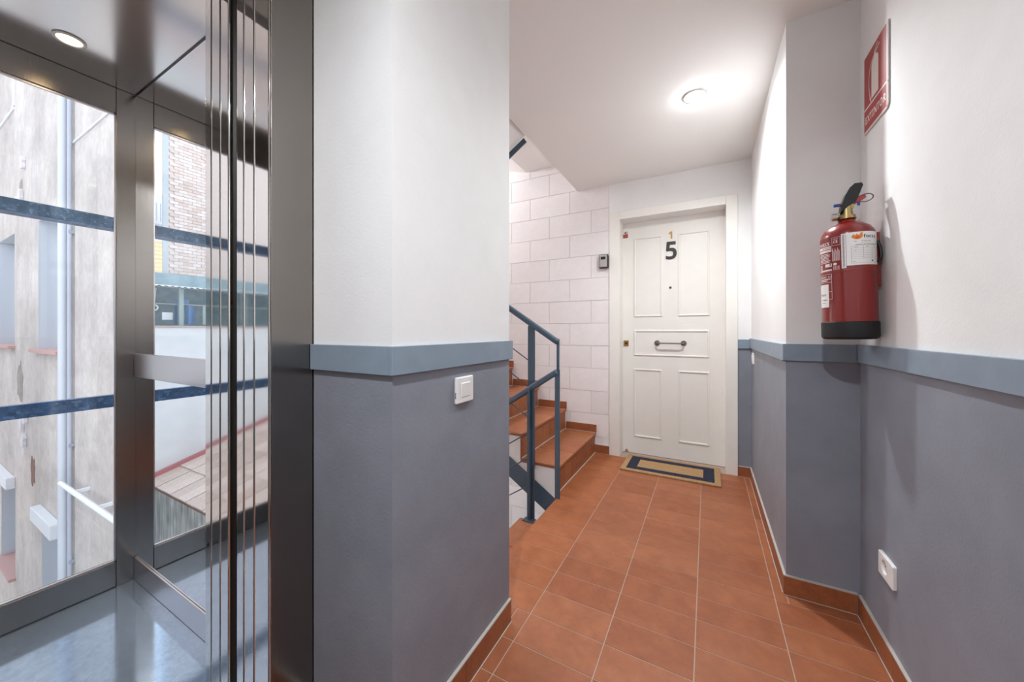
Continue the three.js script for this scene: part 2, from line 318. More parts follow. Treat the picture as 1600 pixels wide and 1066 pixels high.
// railings
{
  const r = G('stair_railing', 'blue grey steel railing rising with the upper stair flight', 'railing'), z = -2.25;


  const rail = (name, a, b, parent) => { const L = Math.hypot(b[0] - a[0], b[1] - a[1]); const g = metreUV(new RoundedBoxGeometry(L, 0.038, 0.042, 4, 0.014)); g.rotateZ(Math.atan2(b[1] - a[1], b[0] - a[0])).translate((a[0] + b[0]) / 2, (a[1] + b[1]) / 2, a[2]); return M(name, g, mRailing, parent); };
  const s = 0.645;
  rail('handrail', [-0.872, 1.010, z], [-2.6, 1.010 + 1.728 * s, z], r);
  M('end_bar', rbx(-0.885, -0.868, -0.02, 1.035, z - 0.012, z + 0.004, 0.002), mRailing, r);
  for (const x of [-1.073, -1.91, -2.55]) M('post', rbx(x - 0.025, x + 0.025, 0.02 + (-0.9 - x) * s, 0.995 + (-0.872 - x) * s, z - 0.01, z + 0.004, 0.002), mRailing, r);
  for (const y of [0.886, 0.702, 0.487]) M('rod', rod([-1.098, y, z], [-2.5, y + 1.402 * s, z], 0.004, 8), mRailing, r);
  const d = G('stair_railing', 'blue grey steel railing descending with the lower stair flight', 'railing'), y2 = -2.185;
  rail('handrail', [-0.853, 0.826, y2], [-2.5, 0.826 - 1.647 * s, y2], d);
  M('end_bar', rbx(-0.871, -0.838, -0.01, 0.838, y2 - 0.006, y2 + 0.006, 0.002), mRailing, d);
  M('post', merge([rbx(-1.073, -1.018, -0.178, 0.70, y2 - 0.004, y2 + 0.004, 0.0015), rbx(-1.052, -1.040, -0.178, 0.71, y2 + 0.004, y2 + 0.034, 0.0015)]), mRailing, d, 'T shaped steel post');
  M('base_plate', rbx(-1.085, -1.005, -0.18, -0.174, y2 - 0.002, y2 + 0.05, 0.001), mRailing, d);
  M('bolt', new THREE.CylinderGeometry(0.007, 0.007, 0.01, 6).translate(-1.022, -0.169, y2 + 0.03), mNickel, d);
  M('post', rbx(-2.0, -1.95, -1.0, 0.12, y2 - 0.004, y2 + 0.004, 0.0015), mRailing, d);
  for (const y of [0.395, 0.225, 0.036]) M('rod', rod([-1.07, y, y2], [-2.4, y - 1.33 * s, y2], 0.004, 8), mRailing, d);
}

// ================================================================ LIFT
const XC = -2.209, ZM = -0.593, CC = 2.125, ZF = -0.5;
{
  const e = G('elevator_car', 'glass and brushed steel elevator car with a mirror wall', 'elevator');
  M('floor_panel', rbx(XC - 0.03, -1.18, -0.06, 0, ZM - 0.01, 0.40, 0.002), mLiftFloor, e, 'polished blue grey floor panel');
  M('ceiling_panel', bx(XC - 0.03, -1.33, CC, CC + 0.05, ZM - 0.03, 0.42), mSteelCeil, e, 'brushed steel ceiling panel');
  M('bottom_rail', rbx(XC - 0.035, XC, 0.003, 0.107, -0.534, 0.40, 0.002), mSteelFrame, e, 'brushed steel lower window rail');
  const fr = M('top_rail', rbx(XC - 0.035, XC, 2.017, CC - .001, -0.534, 0.40, 0.002), mSteelFrame, e, 'brushed steel upper window rail');
  M('corner_post', rbx(XC - 0.035, XC, 0.0, CC - .001, ZM - 0.002, -0.5345, 0.0015), mSteelFrame, e, 'brushed steel corner post');
  const pn = M('window_pane', bx(XC - 0.024, XC - 0.018, 0.104, 2.020, -0.5345, 0.38), mGlass, e, 'clear glass pane');
  M('glazing_bead', bx(XC - 0.016, XC - 0.006, 0.107, 0.112, -0.534, 0.38), mSteelBand, pn);
  M('glazing_bead', bx(XC - 0.016, XC - 0.006, 2.010, 2.017, -0.534, 0.38), mSteelBand, pn);
  M('glazing_bead', bx(XC - 0.016, XC - 0.006, 0.107, 2.017, -0.534, -0.529), mSteelBand, pn);
  M('mirror', bx(XC + .001, -1.30, 0.10, CC - 0.006, ZM - 0.006, ZM), mMirror, e, 'full height mirror wall');
  M('side_panel', bx(XC - 0.03, -1.30, 0, CC, ZM - 0.03, ZM - 0.007), mSteelFrame, e);
  M('bumper_band', rbx(XC + .002, -1.33, 0.889, 0.990, ZM, ZM + 0.006, 0.002), mSteelBand, e, 'flat brushed steel band across the mirror');
  M('kick_plate', rbx(XC + .002, -1.33, 0.001, 0.098, ZM - 0.002, ZM + 0.006, 0.002), mSteelBand, e, 'brushed steel kick plate');
  M('ceiling_gap_shade', bx(XC + .001, -1.33, CC - 0.006, CC - .0005, ZM - 0.006, ZM + 0.001), mBlack, e);  // black strip painted as the shadow line where mirror meets ceiling
  M('far_panel', bx(XC - 0.035, -1.18, 0, CC, 0.40, 0.43), mSteelFrame, e);
  M('door_header', bx(-1.33, -1.18, CC + 0.02, CC + 0.2, ZM, 0.40), mSteelFrame, e);
  for (const [a, b] of [[-1.2200, -1.1740], [-1.2730, -1.2215], [-1.3140, -1.2745]]) M('car_door', rbx(a, b, 0.004, 2.145, -0.98, ZF, 0.005, 3), mSteelLeaf, e, 'polished steel sliding door leaf seen edge on');
  M('screw', lathe([[0, 0.003], [0.004, 0.003], [0.0055, 0], [0, 0]], 14).rotateX(Math.PI / 2).translate(-1.298, 0.458, ZF), mBlack, e);
  const l = G('landing_door', 'brushed steel lift landing door frame with stacked open leaves', 'elevator door');
  M('jamb', rbx(-0.968, XD, 0, 2.17, -0.6085, ZF, 0.002, 2), mSteelJamb, l, 'wide brushed steel door jamb');
  for (const [a, b] of [[-1.0385, -0.9695], [-1.0900, -1.0400], [-1.1310, -1.0915]]) M('door_leaf', rbx(a, b, 0.004, 2.165, -0.98, ZF, 0.005, 3), mSteelLeaf, l, 'polished steel sliding door leaf seen edge on');
  M('shaft_gap_shade', bx(-1.1730, -1.1315, -0.1, 2.2, -0.98, ZF - 0.02), mGapShade, l, 'dark block painted as the shade between landing and car doors');  // solid dark filler, the shade of the open gap is in its colour
  M('sill', bx(-1.175, XD, -0.05, -0.001, ZF + .001, 0.34), mSteelJamb, l);
  M('strike_jamb', rbx(-1.14, XD, 0, 2.169, 0.30, 0.339, 0.003), mSteelJamb, l);
  M('head', bx(-1.14, XD, 2.1, 2.169, ZF + .001, 0.299), mSteelJamb, l);
}
// shaft beams
for (const [y0, y1, lab] of [[1.549, 1.597, 'weathered blue steel beam crossing outside the lift glass, upper one'], [0.754, 0.803, 'weathered blue steel beam crossing outside the lift glass, lower one']]) {
  const b = G('steel_beam', lab, 'beam', 'lift shaft beams');
  M('web', bx(-2.36, -2.33, y0, y1, -1.0, 1.6), mBeam, b);
  M('flange', bx(-2.40, -2.328, y0 - 0.004, y0, -1.0, 1.6), mBeam, b);
}

// ================================================================ LAMPS
function downlight(name, label, x, y, z, r, color, power, angle, pen, glow, halo) {
  const g = G(name, label, 'lamp', undefined, [x, y, z]);
  M('trim_ring', lathe([[r * 1.02, 0], [r * 1.32, -0.001], [r * 1.34, -0.004], [r * 1.1, -0.006], [r * 1.0, -0.002], [r * 1.02, 0]], 40), mPlastic, g);
  M('lens', new THREE.CylinderGeometry(r, r, 0.003, 32).translate(0, -0.0016, 0), emis(color, glow), g, 'glowing lamp lens');
  const s = new THREE.SpotLight(color, power, 0, angle, pen, 2); s.position.set(0, -0.012, 0); s.target.position.set(0, -1, 0); s.castShadow = true; s.shadow.radius = 1.4;
  g.add(s, s.target);
  if (halo) { const p = new THREE.PointLight(color, halo, 0, 2); p.position.set(0, -0.02, 0); p.castShadow = true; p.shadow.radius = 0.4; g.add(p); }
  return g;
}
downlight('ceiling_downlight', 'bright round downlight in the ceiling near the white door', -0.061, CH, -2.19, 0.042, 0xf6fcff, LAMP_CORRIDOR, 1.45, 0.6, 9, 0.12);
downlight('ceiling_downlight', 'round downlight in the ceiling above the lift lobby', -0.10, CH, 0.28, 0.042, 0xf5faff, LAMP_LOBBY, 1.45, 0.6, 9, 0.12);
downlight('elevator_spotlight', 'small warm spotlight in the steel lift ceiling', -1.988, CC, -0.366, 0.030, 0xffe0ae, LAMP_LIFT, 1.2, 0.6, 5);
function globe(label, p, power) {
  const g = G('bulkhead_lamp', label, 'lamp', undefined, p);
  M('diffuser', new THREE.SphereGeometry(0.09, 24, 16), emis(0xfff0e6, 4), g);
  M('base', new THREE.CylinderGeometry(0.07, 0.07, 0.03, 24).translate(0, 0.09, 0), mPlastic, g);
  const l = new THREE.PointLight(0xf8fbff, power, 0, 2); l.castShadow = true; l.shadow.radius = 4; g.add(l);
}
globe('round white stairwell lamp under the upper soffit', [-2.75, 2.80, -2.75], LAMP_STAIR);
globe('round white stairwell lamp under the half landing', [-3.2, 1.10, -2.7], LAMP_LOWER);

// ================================================================ OBJECTS
// fire extinguisher
function canvasTex(w, h, draw) { const c = document.createElement('canvas'); c.width = w; c.height = h; draw(c.getContext('2d')); const t = new THREE.CanvasTexture(c); t.colorSpace = THREE.SRGBColorSpace; t.anisotropy = 8; return t; }
{
  const ex = G('fire_extinguisher', 'red fire extinguisher with black base hung on the white wall', 'extinguisher', undefined, [0.437, 1.061, -1.66]);
  ex.rotation.z = 0.022;
  const R = 0.0725;
  const mRed = phy({ color: 0x821612, roughness: 0.3, clearcoat: 0.5, clearcoatRoughness: 0.12 });
  const body = M('body', lathe([[0, 0.012], [R - .002, 0.012], [R, 0.03], [R, 0.225], [R + .0012, 0.229], [R + .0012, 0.235], [R, 0.239], [R, 0.352], [R - .003, 0.368], [R - .012, 0.384], [R - .028, 0.397], [R - .044, 0.404], [0.024, 0.408], [0.022, 0.42], [0, 0.42]], 64), mRed, ex);
  M('base_cap', lathe([[0, 0], [R - .008, 0], [R - .001, 0.003], [R + .003, 0.010], [R + .003, 0.058], [R + .0005, 0.0605], [0, 0.0605]], 64), mBlackRubber, ex, 'black rubber base cap');
  const D = Math.PI / 180, P = -14.8;
  // white inspection label
  const paper = canvasTex(512, 640, (g) => {
    g.fillStyle = '#eceae8'; g.fillRect(0, 0, 512, 640);
    g.fillStyle = '#e2821f'; g.beginPath(); g.moveTo(95, 130); g.bezierCurveTo(40, 90, 80, 60, 100, 40); g.bezierCurveTo(95, 80, 130, 60, 135, 30); g.bezierCurveTo(150, 60, 150, 70, 175, 55); g.bezierCurveTo(170, 25, 200, 20, 215, 10); g.bezierCurveTo(200, 60, 235, 90, 190, 128); g.bezierCurveTo(160, 150, 120, 150, 95, 130); g.fill();
    g.fillStyle = '#d9571c'; g.beginPath(); g.moveTo(120, 130); g.bezierCurveTo(105, 100, 130, 90, 140, 75); g.bezierCurveTo(150, 95, 170, 90, 175, 80); g.bezierCurveTo(180, 115, 165, 140, 120, 130); g.fill();
    g.fillStyle = '#2b2b33'; g.font = 'bold 88px sans-serif'; g.textBaseline = 'alphabetic'; g.fillText('focsa', 222, 122);
    g.fillStyle = '#6d6a6c'; g.font = 'bold 24px sans-serif'; g.fillText('TEL.', 95, 190); g.fillText('93 2 460 0 96', 190, 190);
    g.fillStyle = '#cf7a3a'; g.font = '22px sans-serif'; g.fillText('www.focsa.es', 200, 218);
    g.fillStyle = '#3f4046'; g.font = 'bold 24px sans-serif'; g.fillText('SERVICIO DE MANTENIMIENTO', 110, 258);
    g.strokeStyle = '#77777c'; g.lineWidth = 3; g.strokeRect(60, 268, 420, 330);
    for (let y = 312; y < 540; y += 34) { g.beginPath(); g.moveTo(60, y); g.lineTo(480, y); g.stroke(); }
    for (const x of [220, 360]) { g.beginPath(); g.moveTo(x, 268); g.lineTo(x, 510); g.stroke(); }
    g.font = '20px sans-serif'; g.fillText('FECHA', 90, 298); g.fillText('FIRMA', 250, 298); g.fillText('PROX.', 385, 298); g.fillText('12', 100, 372);
    g.fillText('REF.', 75, 575); g.fillRect(345, 548, 30, 30);
  });
  const patch = (name, a0, a1, y0, y1, t, parent, label, dr = 0.0006) => M(name, lathe([[R + dr, y0], [R + dr, y1]], 24, (P + a0) * D, (a1 - a0) * D), std({ map: t, roughness: 0.4 }), parent, label);
  patch('paper_label', -2, 78, 0.247, 0.357, paper, body, 'white inspection label with an orange flame logo');
  patch('barcode_strip', -12, -2.6, 0.240, 0.356, canvasTex(64, 640, (g) => { g.fillStyle = '#e6e2e2'; g.fillRect(0, 0, 64, 640); g.fillStyle = '#5a4a52'; for (let y = 20; y < 620; y += 14) g.fillRect(18, y, 26, 8); }), body, 'narrow white printed strip');
  patch('printed_panel', -78, -13, 0.235, 0.352, canvasTex(700, 900, (g) => {
    g.fillStyle = '#7d1a15'; g.fillRect(0, 0, 700, 900); g.fillStyle = '#e6dfdc'; g.strokeStyle = '#e6dfdc'; g.textBaseline = 'alphabetic';
    g.font = 'bold 120px serif'; g.textAlign = 'right'; g.fillText('PAREX', 440, 200);
    g.fillRect(0, 225, 480, 70); g.fillStyle = '#7d1a15'; g.font = 'bold 54px sans-serif'; g.fillText('INCENDIOS', 470, 280);
    g.fillStyle = '#e6dfdc'; g.fillRect(0, 315, 480, 60); g.fillStyle = '#7d1a15'; g.font = 'bold 44px sans-serif'; g.fillText('1 - 2 - 3', 460, 360); g.fillStyle = '#e6dfdc'; g.textAlign = 'left';
    for (let i = 0; i < 7; i++) g.fillRect(60, 410 + i * 38, 330 + (i * 53) % 70, 16);
    g.fillRect(60, 700, 90, 120); g.fillRect(280, 690, 200, 80); g.fillRect(40, 840, 440, 40); g.fillStyle = '#7d1a15'; g.fillRect(85, 725, 40, 70); g.fillRect(420, 705, 40, 40); g.fillStyle = '#e6dfdc';
    g.lineWidth = 6; g.strokeRect(500, 20, 190, 210); g.font = 'bold 96px sans-serif'; g.fillText('CE', 525, 170); g.font = 'bold 30px sans-serif'; g.fillText('0099/06', 530, 75);
    for (let i = 0; i < 9; i++) g.fillRect(500 + i * 21, 300 + (i * 37) % 110, 9, 340 - (i * 37) % 110);
    g.beginPath(); g.ellipse(560, 720, 46, 34, 0, 0, 7); g.fill(); for (let i = 0; i < 6; i++) g.fillRect(520 + i * 26, 770, 8, 110);
  }), body, 'red panel printed with white instructions');
  patch('lower_panel', -78, -33, 0.135, 0.228, canvasTex(400, 600, (g) => {
    g.fillStyle = '#7d1a15'; g.fillRect(0, 0, 400, 600); g.strokeStyle = '#e0d6d2'; g.lineWidth = 7; g.strokeRect(-20, 10, 405, 560); g.beginPath(); g.moveTo(0, 190); g.lineTo(385, 190); g.moveTo(0, 400); g.lineTo(385, 400); g.stroke();
    g.fillStyle = '#e6dfdc'; g.font = 'bold 60px serif'; g.fillText('EXTINT., S.L.', 20, 90); g.fillRect(40, 110, 320, 18); g.fillRect(40, 145, 240, 18);
  }), body, 'red lower panel with white frame');
  patch('small_label', -78, -43, 0.112, 0.192, canvasTex(300, 500, (g) => {
    g.fillStyle = '#e9e6e4'; g.fillRect(0, 0, 300, 500); g.fillStyle = '#33333a'; g.font = 'bold 74px sans-serif'; g.fillText('focsa', 40, 250); g.fillStyle = '#c08a5a'; g.fillRect(70, 330, 60, 16); g.fillStyle = '#77777a'; g.fillRect(140, 330, 110, 20); g.fillRect(90, 400, 120, 12);
  }), body, 'small white sticker', 0.0012);
  const valve = M('valve', merge([new THREE.CylinderGeometry(0.024, 0.026, 0.012, 32).translate(0, 0.424, 0), new THREE.CylinderGeometry(0.015, 0.018, 0.036, 24).translate(0, 0.445, 0), new THREE.BoxGeometry(0.034, 0.018, 0.024).translate(0, 0.462, 0)]), steel(0xa8966a, 0.35), ex, 'brass valve');
  M('gauge', merge([new THREE.CylinderGeometry(0.013, 0.013, 0.014, 24).rotateZ(Math.PI / 2).translate(-0.034, 0.43, 0.004), new THREE.CylinderGeometry(0.006, 0.006, 0.02, 12).rotateZ(Math.PI / 2).translate(-0.02, 0.43, 0.004)]), steel(0xb9b2a4, 0.35), valve, 'round pressure gauge');
  const sh = new THREE.Shape(); sh.moveTo(-0.014, 0.462); sh.lineTo(0.016, 0.466); sh.lineTo(0.048, 0.486); sh.lineTo(0.046, 0.492); sh.lineTo(0.008, 0.490); sh.lineTo(-0.012, 0.480);
  M('lower_grip', new THREE.ExtrudeGeometry(sh, { depth: 0.014, bevelEnabled: true, bevelThickness: 0.003, bevelSize: 0.002, bevelSegments: 2 }).translate(0, 0, -0.007), phy({ color: 0xb03a38, roughness: 0.4 }), ex, 'red carrying grip');
  const lv = new THREE.Shape(); [[-.020, .442], [-.014, .470], [-.004, .500], [.007, .522], [.020, .534], [.036, .533], [.039, .526], [.031, .502], [.020, .474], [.0, .462]].forEach(([x, y], i) => i ? lv.lineTo(x, y) : lv.moveTo(x, y));
  M('lever', new THREE.ExtrudeGeometry(lv, { depth: 0.02, bevelEnabled: true, bevelThickness: 0.003, bevelSize: 0.002, bevelSegments: 2 }).translate(0, 0, -0.004), mBlack, ex, 'black squeeze lever');
  const ringPts = []; for (let i = 0; i < 20; i++) { const a = i / 20 * Math.PI * 2; ringPts.push([0.050 + Math.cos(a) * 0.019, 0.484 + Math.sin(a) * 0.011, Math.sin(a) * 0.008 + 0.004]); }
  M('pull_ring', tube(ringPts, 0.0017, 8, 60, true), steel(0x77736e, 0.4), ex, 'steel pull ring');
  const mSeal = std({ color: 0x274f9c, roughness: 0.5 });
  M('seal', new RoundedBoxGeometry(0.018, 0.009, 0.012, 2, 0.002).translate(-0.026, 0.470, 0.006), mSeal, ex, 'blue plastic safety seal');
  M('seal_tag', new RoundedBoxGeometry(0.007, 0.013, 0.005, 2, 0.001).translate(0.030, 0.466, 0.010), mSeal, ex, 'blue plastic seal tag');
  const br = M('wall_bracket', bx(R - 0.002, 0.0795, 0.18, 0.36, -0.014, 0.014), mRed, ex, 'wall bracket behind the cylinder');
  M('nozzle_hose', tube([[R - .008, 0.258, 0.036], [R + .002, 0.27, 0.030], [R + .003, 0.30, 0.027], [R - .002, 0.33, 0.022]], 0.0045, 10), mBlack, ex, 'short black hose end');
}
// sign
{
  const s = G('fire_sign', 'red extinguisher sign reading EXTINTOR on the white wall', 'sign', undefined, [0.516, 1.954, -1.6945]);
  s.rotation.y = -Math.PI / 2;
  const o = new THREE.Shape(); o.moveTo(-.1005, -.141); o.lineTo(.088, -.141); o.lineTo(.1005, -.128); o.lineTo(.1005, -.062); o.lineTo(.097, -.058); o.lineTo(.1005, -.052); o.lineTo(.1005, .141); o.lineTo(-.1005, .141);
  M('plate', new THREE.ExtrudeGeometry(o, { depth: 0.004, bevelEnabled: false }), std({ color: 0xd9d4cf, roughness: 0.5 }), s, 'pale sign plate with a chipped corner');
  const t = canvasTex(730, 1024, (g) => {
    g.fillStyle = '#e2d8cf'; g.fillRect(0, 0, 730, 1024); g.fillStyle = '#a23330'; g.fillRect(8, 8, 700, 690); g.fillRect(8, 722, 700, 280);
    g.fillStyle = '#e2d8cf'; g.strokeStyle = '#e2d8cf'; g.lineCap = 'round';
    g.beginPath(); g.moveTo(250, 660); g.lineTo(250, 260); g.quadraticCurveTo(250, 190, 330, 170); g.lineTo(420, 170); g.quadraticCurveTo(470, 190, 470, 250); g.lineTo(470, 660); g.closePath(); g.fill();
    g.fillRect(330, 130, 60, 50); g.lineWidth = 16; g.beginPath(); g.moveTo(340, 140); g.lineTo(500, 95); g.moveTo(345, 120); g.lineTo(440, 45); g.stroke();
    g.lineWidth = 15; g.beginPath(); g.moveTo(335, 150); g.bezierCurveTo(150, 190, 130, 400, 205, 620); g.stroke(); g.lineWidth = 30; g.beginPath(); g.moveTo(205, 620); g.lineTo(225, 670); g.stroke();
    g.font = '30px sans-serif'; g.globalAlpha = .55; g.fillText('RD-1942', 520, 655); g.fillText('UNE 23', 545, 690); g.globalAlpha = 1;
    g.font = 'bold 134px sans-serif'; g.textAlign = 'center'; g.textBaseline = 'middle'; g.fillText('EXTINTOR', 362, 866, 660);
  });
  const sh2 = new THREE.Shape(); sh2.moveTo(-.099, -.1395); sh2.lineTo(.086, -.1395); sh2.lineTo(.096, -.126); sh2.lineTo(.096, .1395); sh2.lineTo(-.099, .1395);
  const g = new THREE.ShapeGeometry(sh2); const p = g.attributes.position, uv = g.attributes.uv; for (let i = 0; i < p.count; i++) uv.setXY(i, (p.getX(i) + .099) / .195, (p.getY(i) + .1395) / .279);
  M('print', g.translate(0, 0, 0.0044), std({ map: t, roughness: 0.45 }), s, 'red and white printed face');
}
// switch on left wall
{
  const s = G('light_switch', 'white rocker light switch below the dado rail by the lift', 'switch', undefined, [XL, 0.912, -0.888]); s.rotation.y = Math.PI / 2;
  M('plate', new RoundedBoxGeometry(0.085, 0.079, 0.011, 3, 0.004).translate(0, 0, 0.0055), mPlastic, s);
  M('rocker', new RoundedBoxGeometry(0.045, 0.043, 0.008, 3, 0.002).rotateX(0.05).translate(0, 0, 0.0095), mPlastic, s);
  M('notch', new THREE.BoxGeometry(0.004, 0.018, 0.004).translate(-0.0415, -0.014, 0.006), std({ color: 0x8f8c8a, roughness: .6 }), s);
  const k = G('power_socket', 'white wall socket low on the blue grey right wall', 'socket', undefined, [XR, 0.316, -1.602]); k.rotation.y = -Math.PI / 2;
  const ring = new THREE.Shape(); const rr = (sh, x0, y0, x1, y1, r) => { sh.moveTo(x0 + r, y0); sh.lineTo(x1 - r, y0); sh.quadraticCurveTo(x1, y0, x1, y0 + r); sh.lineTo(x1, y1 - r); sh.quadraticCurveTo(x1, y1, x1 - r, y1); sh.lineTo(x0 + r, y1); sh.quadraticCurveTo(x0, y1, x0, y1 - r); sh.lineTo(x0, y0 + r); sh.quadraticCurveTo(x0, y0, x0 + r, y0); };
  rr(ring, -0.054, -0.038, 0.054, 0.038, 0.006); const hole = new THREE.Path(); hole.absarc(-0.008, 0, 0.0205, 0, Math.PI * 2, true); ring.holes.push(hole);
  M('plate', new THREE.ExtrudeGeometry(ring, { depth: 0.006, bevelEnabled: true, bevelThickness: 0.003, bevelSize: 0.003, bevelOffset: -0.003, bevelSegments: 2, curveSegments: 24 }).translate(0, 0, 0.001), mPlastic, k);
  M('well', new THREE.CylinderGeometry(0.021, 0.021, 0.002, 28).rotateX(Math.PI / 2).translate(-0.008, 0, 0.0015), std({ color: 0xd3cfcb, roughness: 0.4 }), k);
  for (const x of [-0.0175, 0.0015]) M('pin_hole', new THREE.CylinderGeometry(0.0026, 0.0026, 0.001, 12).rotateX(Math.PI / 2).translate(x, 0, 0.0028), mBlack, k);
  const f = G('light_switch', 'small white switch on the narrow wall beside the door corner', 'switch', undefined, [XF, 0.897, -2.995]); f.rotation.y = -Math.PI / 2;
  M('plate', new RoundedBoxGeometry(0.085, 0.078, 0.011, 3, 0.004).translate(0, 0, 0.0055), mPlastic, f);
  M('rocker', new RoundedBoxGeometry(0.045, 0.043, 0.008, 3, 0.002).rotateX(0.05).translate(0, 0, 0.0095), mPlastic, f);
}
// key safe
{
  const k = G('key_safe', 'small grey and black key box on the block wall by the door', 'key box', undefined, [-0.800, 1.700, ZB]);
  M('housing', new RoundedBoxGeometry(0.076, 0.118, 0.042, 3, 0.006).translate(0, 0, 0.021), std({ color: 0x2d2827, roughness: 0.5 }), k, 'black housing');
  const fc = M('front_cover', new RoundedBoxGeometry(0.064, 0.106, 0.008, 3, 0.003).translate(0, 0.001, 0.0425), std({ color: 0xb4b0ae, roughness: 0.45, metalness: 0.3 }), k, 'silver front cover');
  M('window', new RoundedBoxGeometry(0.040, 0.024, 0.003, 2, 0.001).translate(0, 0.026, 0.0465), mBlack, fc, 'black dial window');
}
// doormat
{
  const m = G('doormat', 'coir doormat with a dark navy border stripe before the door', 'doormat', undefined, [-0.258, 0, -3.058]);
  const coir = std({ map: tex(256, 256, (u, v) => { const q = (n128(u, v) - .5) * 90 + (n64(v, u) - .5) * 50; return [168 + q, 132 + q * .9, 92 + q * .75]; }, 6, 6), roughness: 1, bumpMap: plasterBump, bumpScale: 0.002 });
  const navy = std({ map: tex(128, 128, (u, v) => { const q = (n64(u, v) - .5) * 36; return [33 + q, 38 + q, 56 + q]; }, 8, 8), roughness: 1, bumpMap: plasterBump, bumpScale: 0.002 });
  M('base', rbx(-0.345, 0.345, 0.0005, 0.013, -0.185, 0.185, 0.004), coir, m);
  M('navy_band', merge([rbx(-0.305, 0.305, 0.010, 0.0146, 0.088, 0.148, 0.002), rbx(-0.305, 0.305, 0.010, 0.0146, -0.148, -0.088, 0.002), rbx(-0.305, -0.232, 0.010, 0.0145, -0.088, 0.088, 0.002), rbx(0.232, 0.305, 0.010, 0.0145, -0.088, 0.088, 0.002)]), navy, m, 'dark navy border stripe');
}

// ================================================================ OUTSIDE THE LIFT GLASS
const ZW = -1.03;
{
  const b = G('patio_building', 'peeling pale pink courtyard wall with windows and shutter boxes', 'building');
  const mPink = std({ map: tex(512, 512, (u, v) => { const s = (n64(u, v * .12) - .5) * 7 + (n16(u, v * .5) - .5) * 12, q = (n8(u, v) - .5) * 22 + (n32(u, v) - .5) * 14 + (n128(u, v) - .5) * 14; return [206 + q + s, 196 + q + s, 190 + q + s * .8]; }, 0.22, 0.22), roughness: 0.95, bumpMap: plasterBump, bumpScale: 0.003 });
  const mReveal = std({ color: 0xd3d6dc, roughness: 0.9 }), mSill = std({ color: 0xcaa29c, roughness: 0.8 }), mFrameW = std({ color: 0xe4e5ea, roughness: 0.5 }), mPaneDark = phy({ color: 0x7f8b99, roughness: 0.08, metalness: 0.0 });
  const wins = [[-6.857, -5.80, 0.875, 2.37], [-9.25, -8.146, 0.885, 2.40], [-6.70, -5.80, -2.6, -1.04], [-9.05, -8.10, -2.2, -0.98]];
  const sh = new THREE.Shape(); sh.moveTo(-11, -4); sh.lineTo(-2.5, -4); sh.lineTo(-2.5, 7); sh.lineTo(-11, 7);
  for (const [x0, x1, y0, y1] of wins) { const h = new THREE.Path(); h.moveTo(x0, y0); h.lineTo(x0, y1); h.lineTo(x1, y1); h.lineTo(x1, y0); h.lineTo(x0, y0); sh.holes.push(h); }
  M('wall', metreUV(new THREE.ExtrudeGeometry(sh, { depth: 0.16, bevelEnabled: false }).translate(0, 0, ZW - 0.16)), mPink, b);
  for (const [x0, x1, y0, y1] of wins) {
    const w = M('window', merge([bx(x0, x0 + 0.06, y0, y1, ZW - 0.20, ZW - 0.155), bx(x1 - 0.06, x1, y0, y1, ZW - 0.20, ZW - 0.155), bx(x0, x1, y1 - 0.06, y1, ZW - 0.20, ZW - 0.155), bx(x0, x1, y0, y0 + 0.06, ZW - 0.20, ZW - 0.155), bx((x0 + x1) / 2 - 0.05, (x0 + x1) / 2 + 0.05, y0, y1, ZW - 0.20, ZW - 0.15)]), mFrameW, b);
    M('pane', bx(x0 + .06, (x0 + x1) / 2 - .05, y0 + .06, y1 - .06, ZW - 0.19, ZW - 0.18), mPaneDark, w);
    M('pane', bx((x0 + x1) / 2 + .05, x1 - .06, y0 + .06, y1 - .06, ZW - 0.19, ZW - 0.18), mPaneDark, w);
    M('reveal', merge([bx(x0 - .002, x0 + .004, y0, y1, ZW - 0.158, ZW - 0.002), bx(x0, x1, y1 - .004, y1 + .002, ZW - 0.158, ZW - 0.002)]), mReveal, b);
    M('sill', rbx(x0 - 0.09, x1 + 0.03, y0 - 0.035, y0 + 0.006, ZW - 0.155, ZW + 0.06, 0.004), mSill, b, 'pink stone window sill');
  }
  for (const [x0, x1, y] of [[-6.74, -5.88, -0.905], [-9.2, -8.1, -0.86]]) {
    const sb = M('shutter_box', rbx(x0, x1, y - 0.15, y, ZW + .001, ZW + 0.078, 0.006), mFrameW, b, 'white roller shutter box');
    for (let k = 0; k < 4; k++) M('shutter_slat', bx(x0 + .06, x1 - .06, y - 0.20 - k * .045, y - 0.158 - k * .045, ZW - 0.12, ZW - 0.105), std({ color: 0xc7b3ae, roughness: .7 }), sb);
  }
  const dp = M('downpipe', rod([-5.50, -4, ZW + 0.06], [-5.50, 7, ZW + 0.06], 0.032, 16), std({ color: 0xd3d6de, roughness: 0.5 }), b, 'pale grey downpipe');
  M('downpipe', rod([-5.43, -4, ZW + 0.03], [-5.43, 7, ZW + 0.03], 0.016, 12), std({ color: 0xb9bcc8, roughness: 0.5 }), b, 'thin darker rod painted as the shaded side of the downpipe');  // darker grey stands in for the shadow side of the pipe
  for (const y of [2.05, -0.02, -1.15]) M('pipe_clip', bx(-5.54, -5.41, y - 0.015, y + 0.015, ZW, ZW + 0.04), std({ color: 0x9ea2ae, roughness: .5 }), dp);
  const mPole = std({ color: 0xe9ebf0, roughness: 0.4 });
  const p1 = M('clothes_pole', rod([-5.40, -0.36, ZW + 0.09], [-3.2, -0.33, ZW + 0.09], 0.02, 12), mPole, b, 'white horizontal pole');
  for (const x of [-4.95, -4.35, -3.5]) M('pole_bracket', bx(x - .012, x + .012, -0.36, -0.335, ZW, ZW + 0.09), mPole, p1);
  M('cable_trunking', rbx(-5.80, -3.0, 2.92, 2.935, ZW, ZW + 0.012, 0.002), mPole, b, 'white cable trunking');
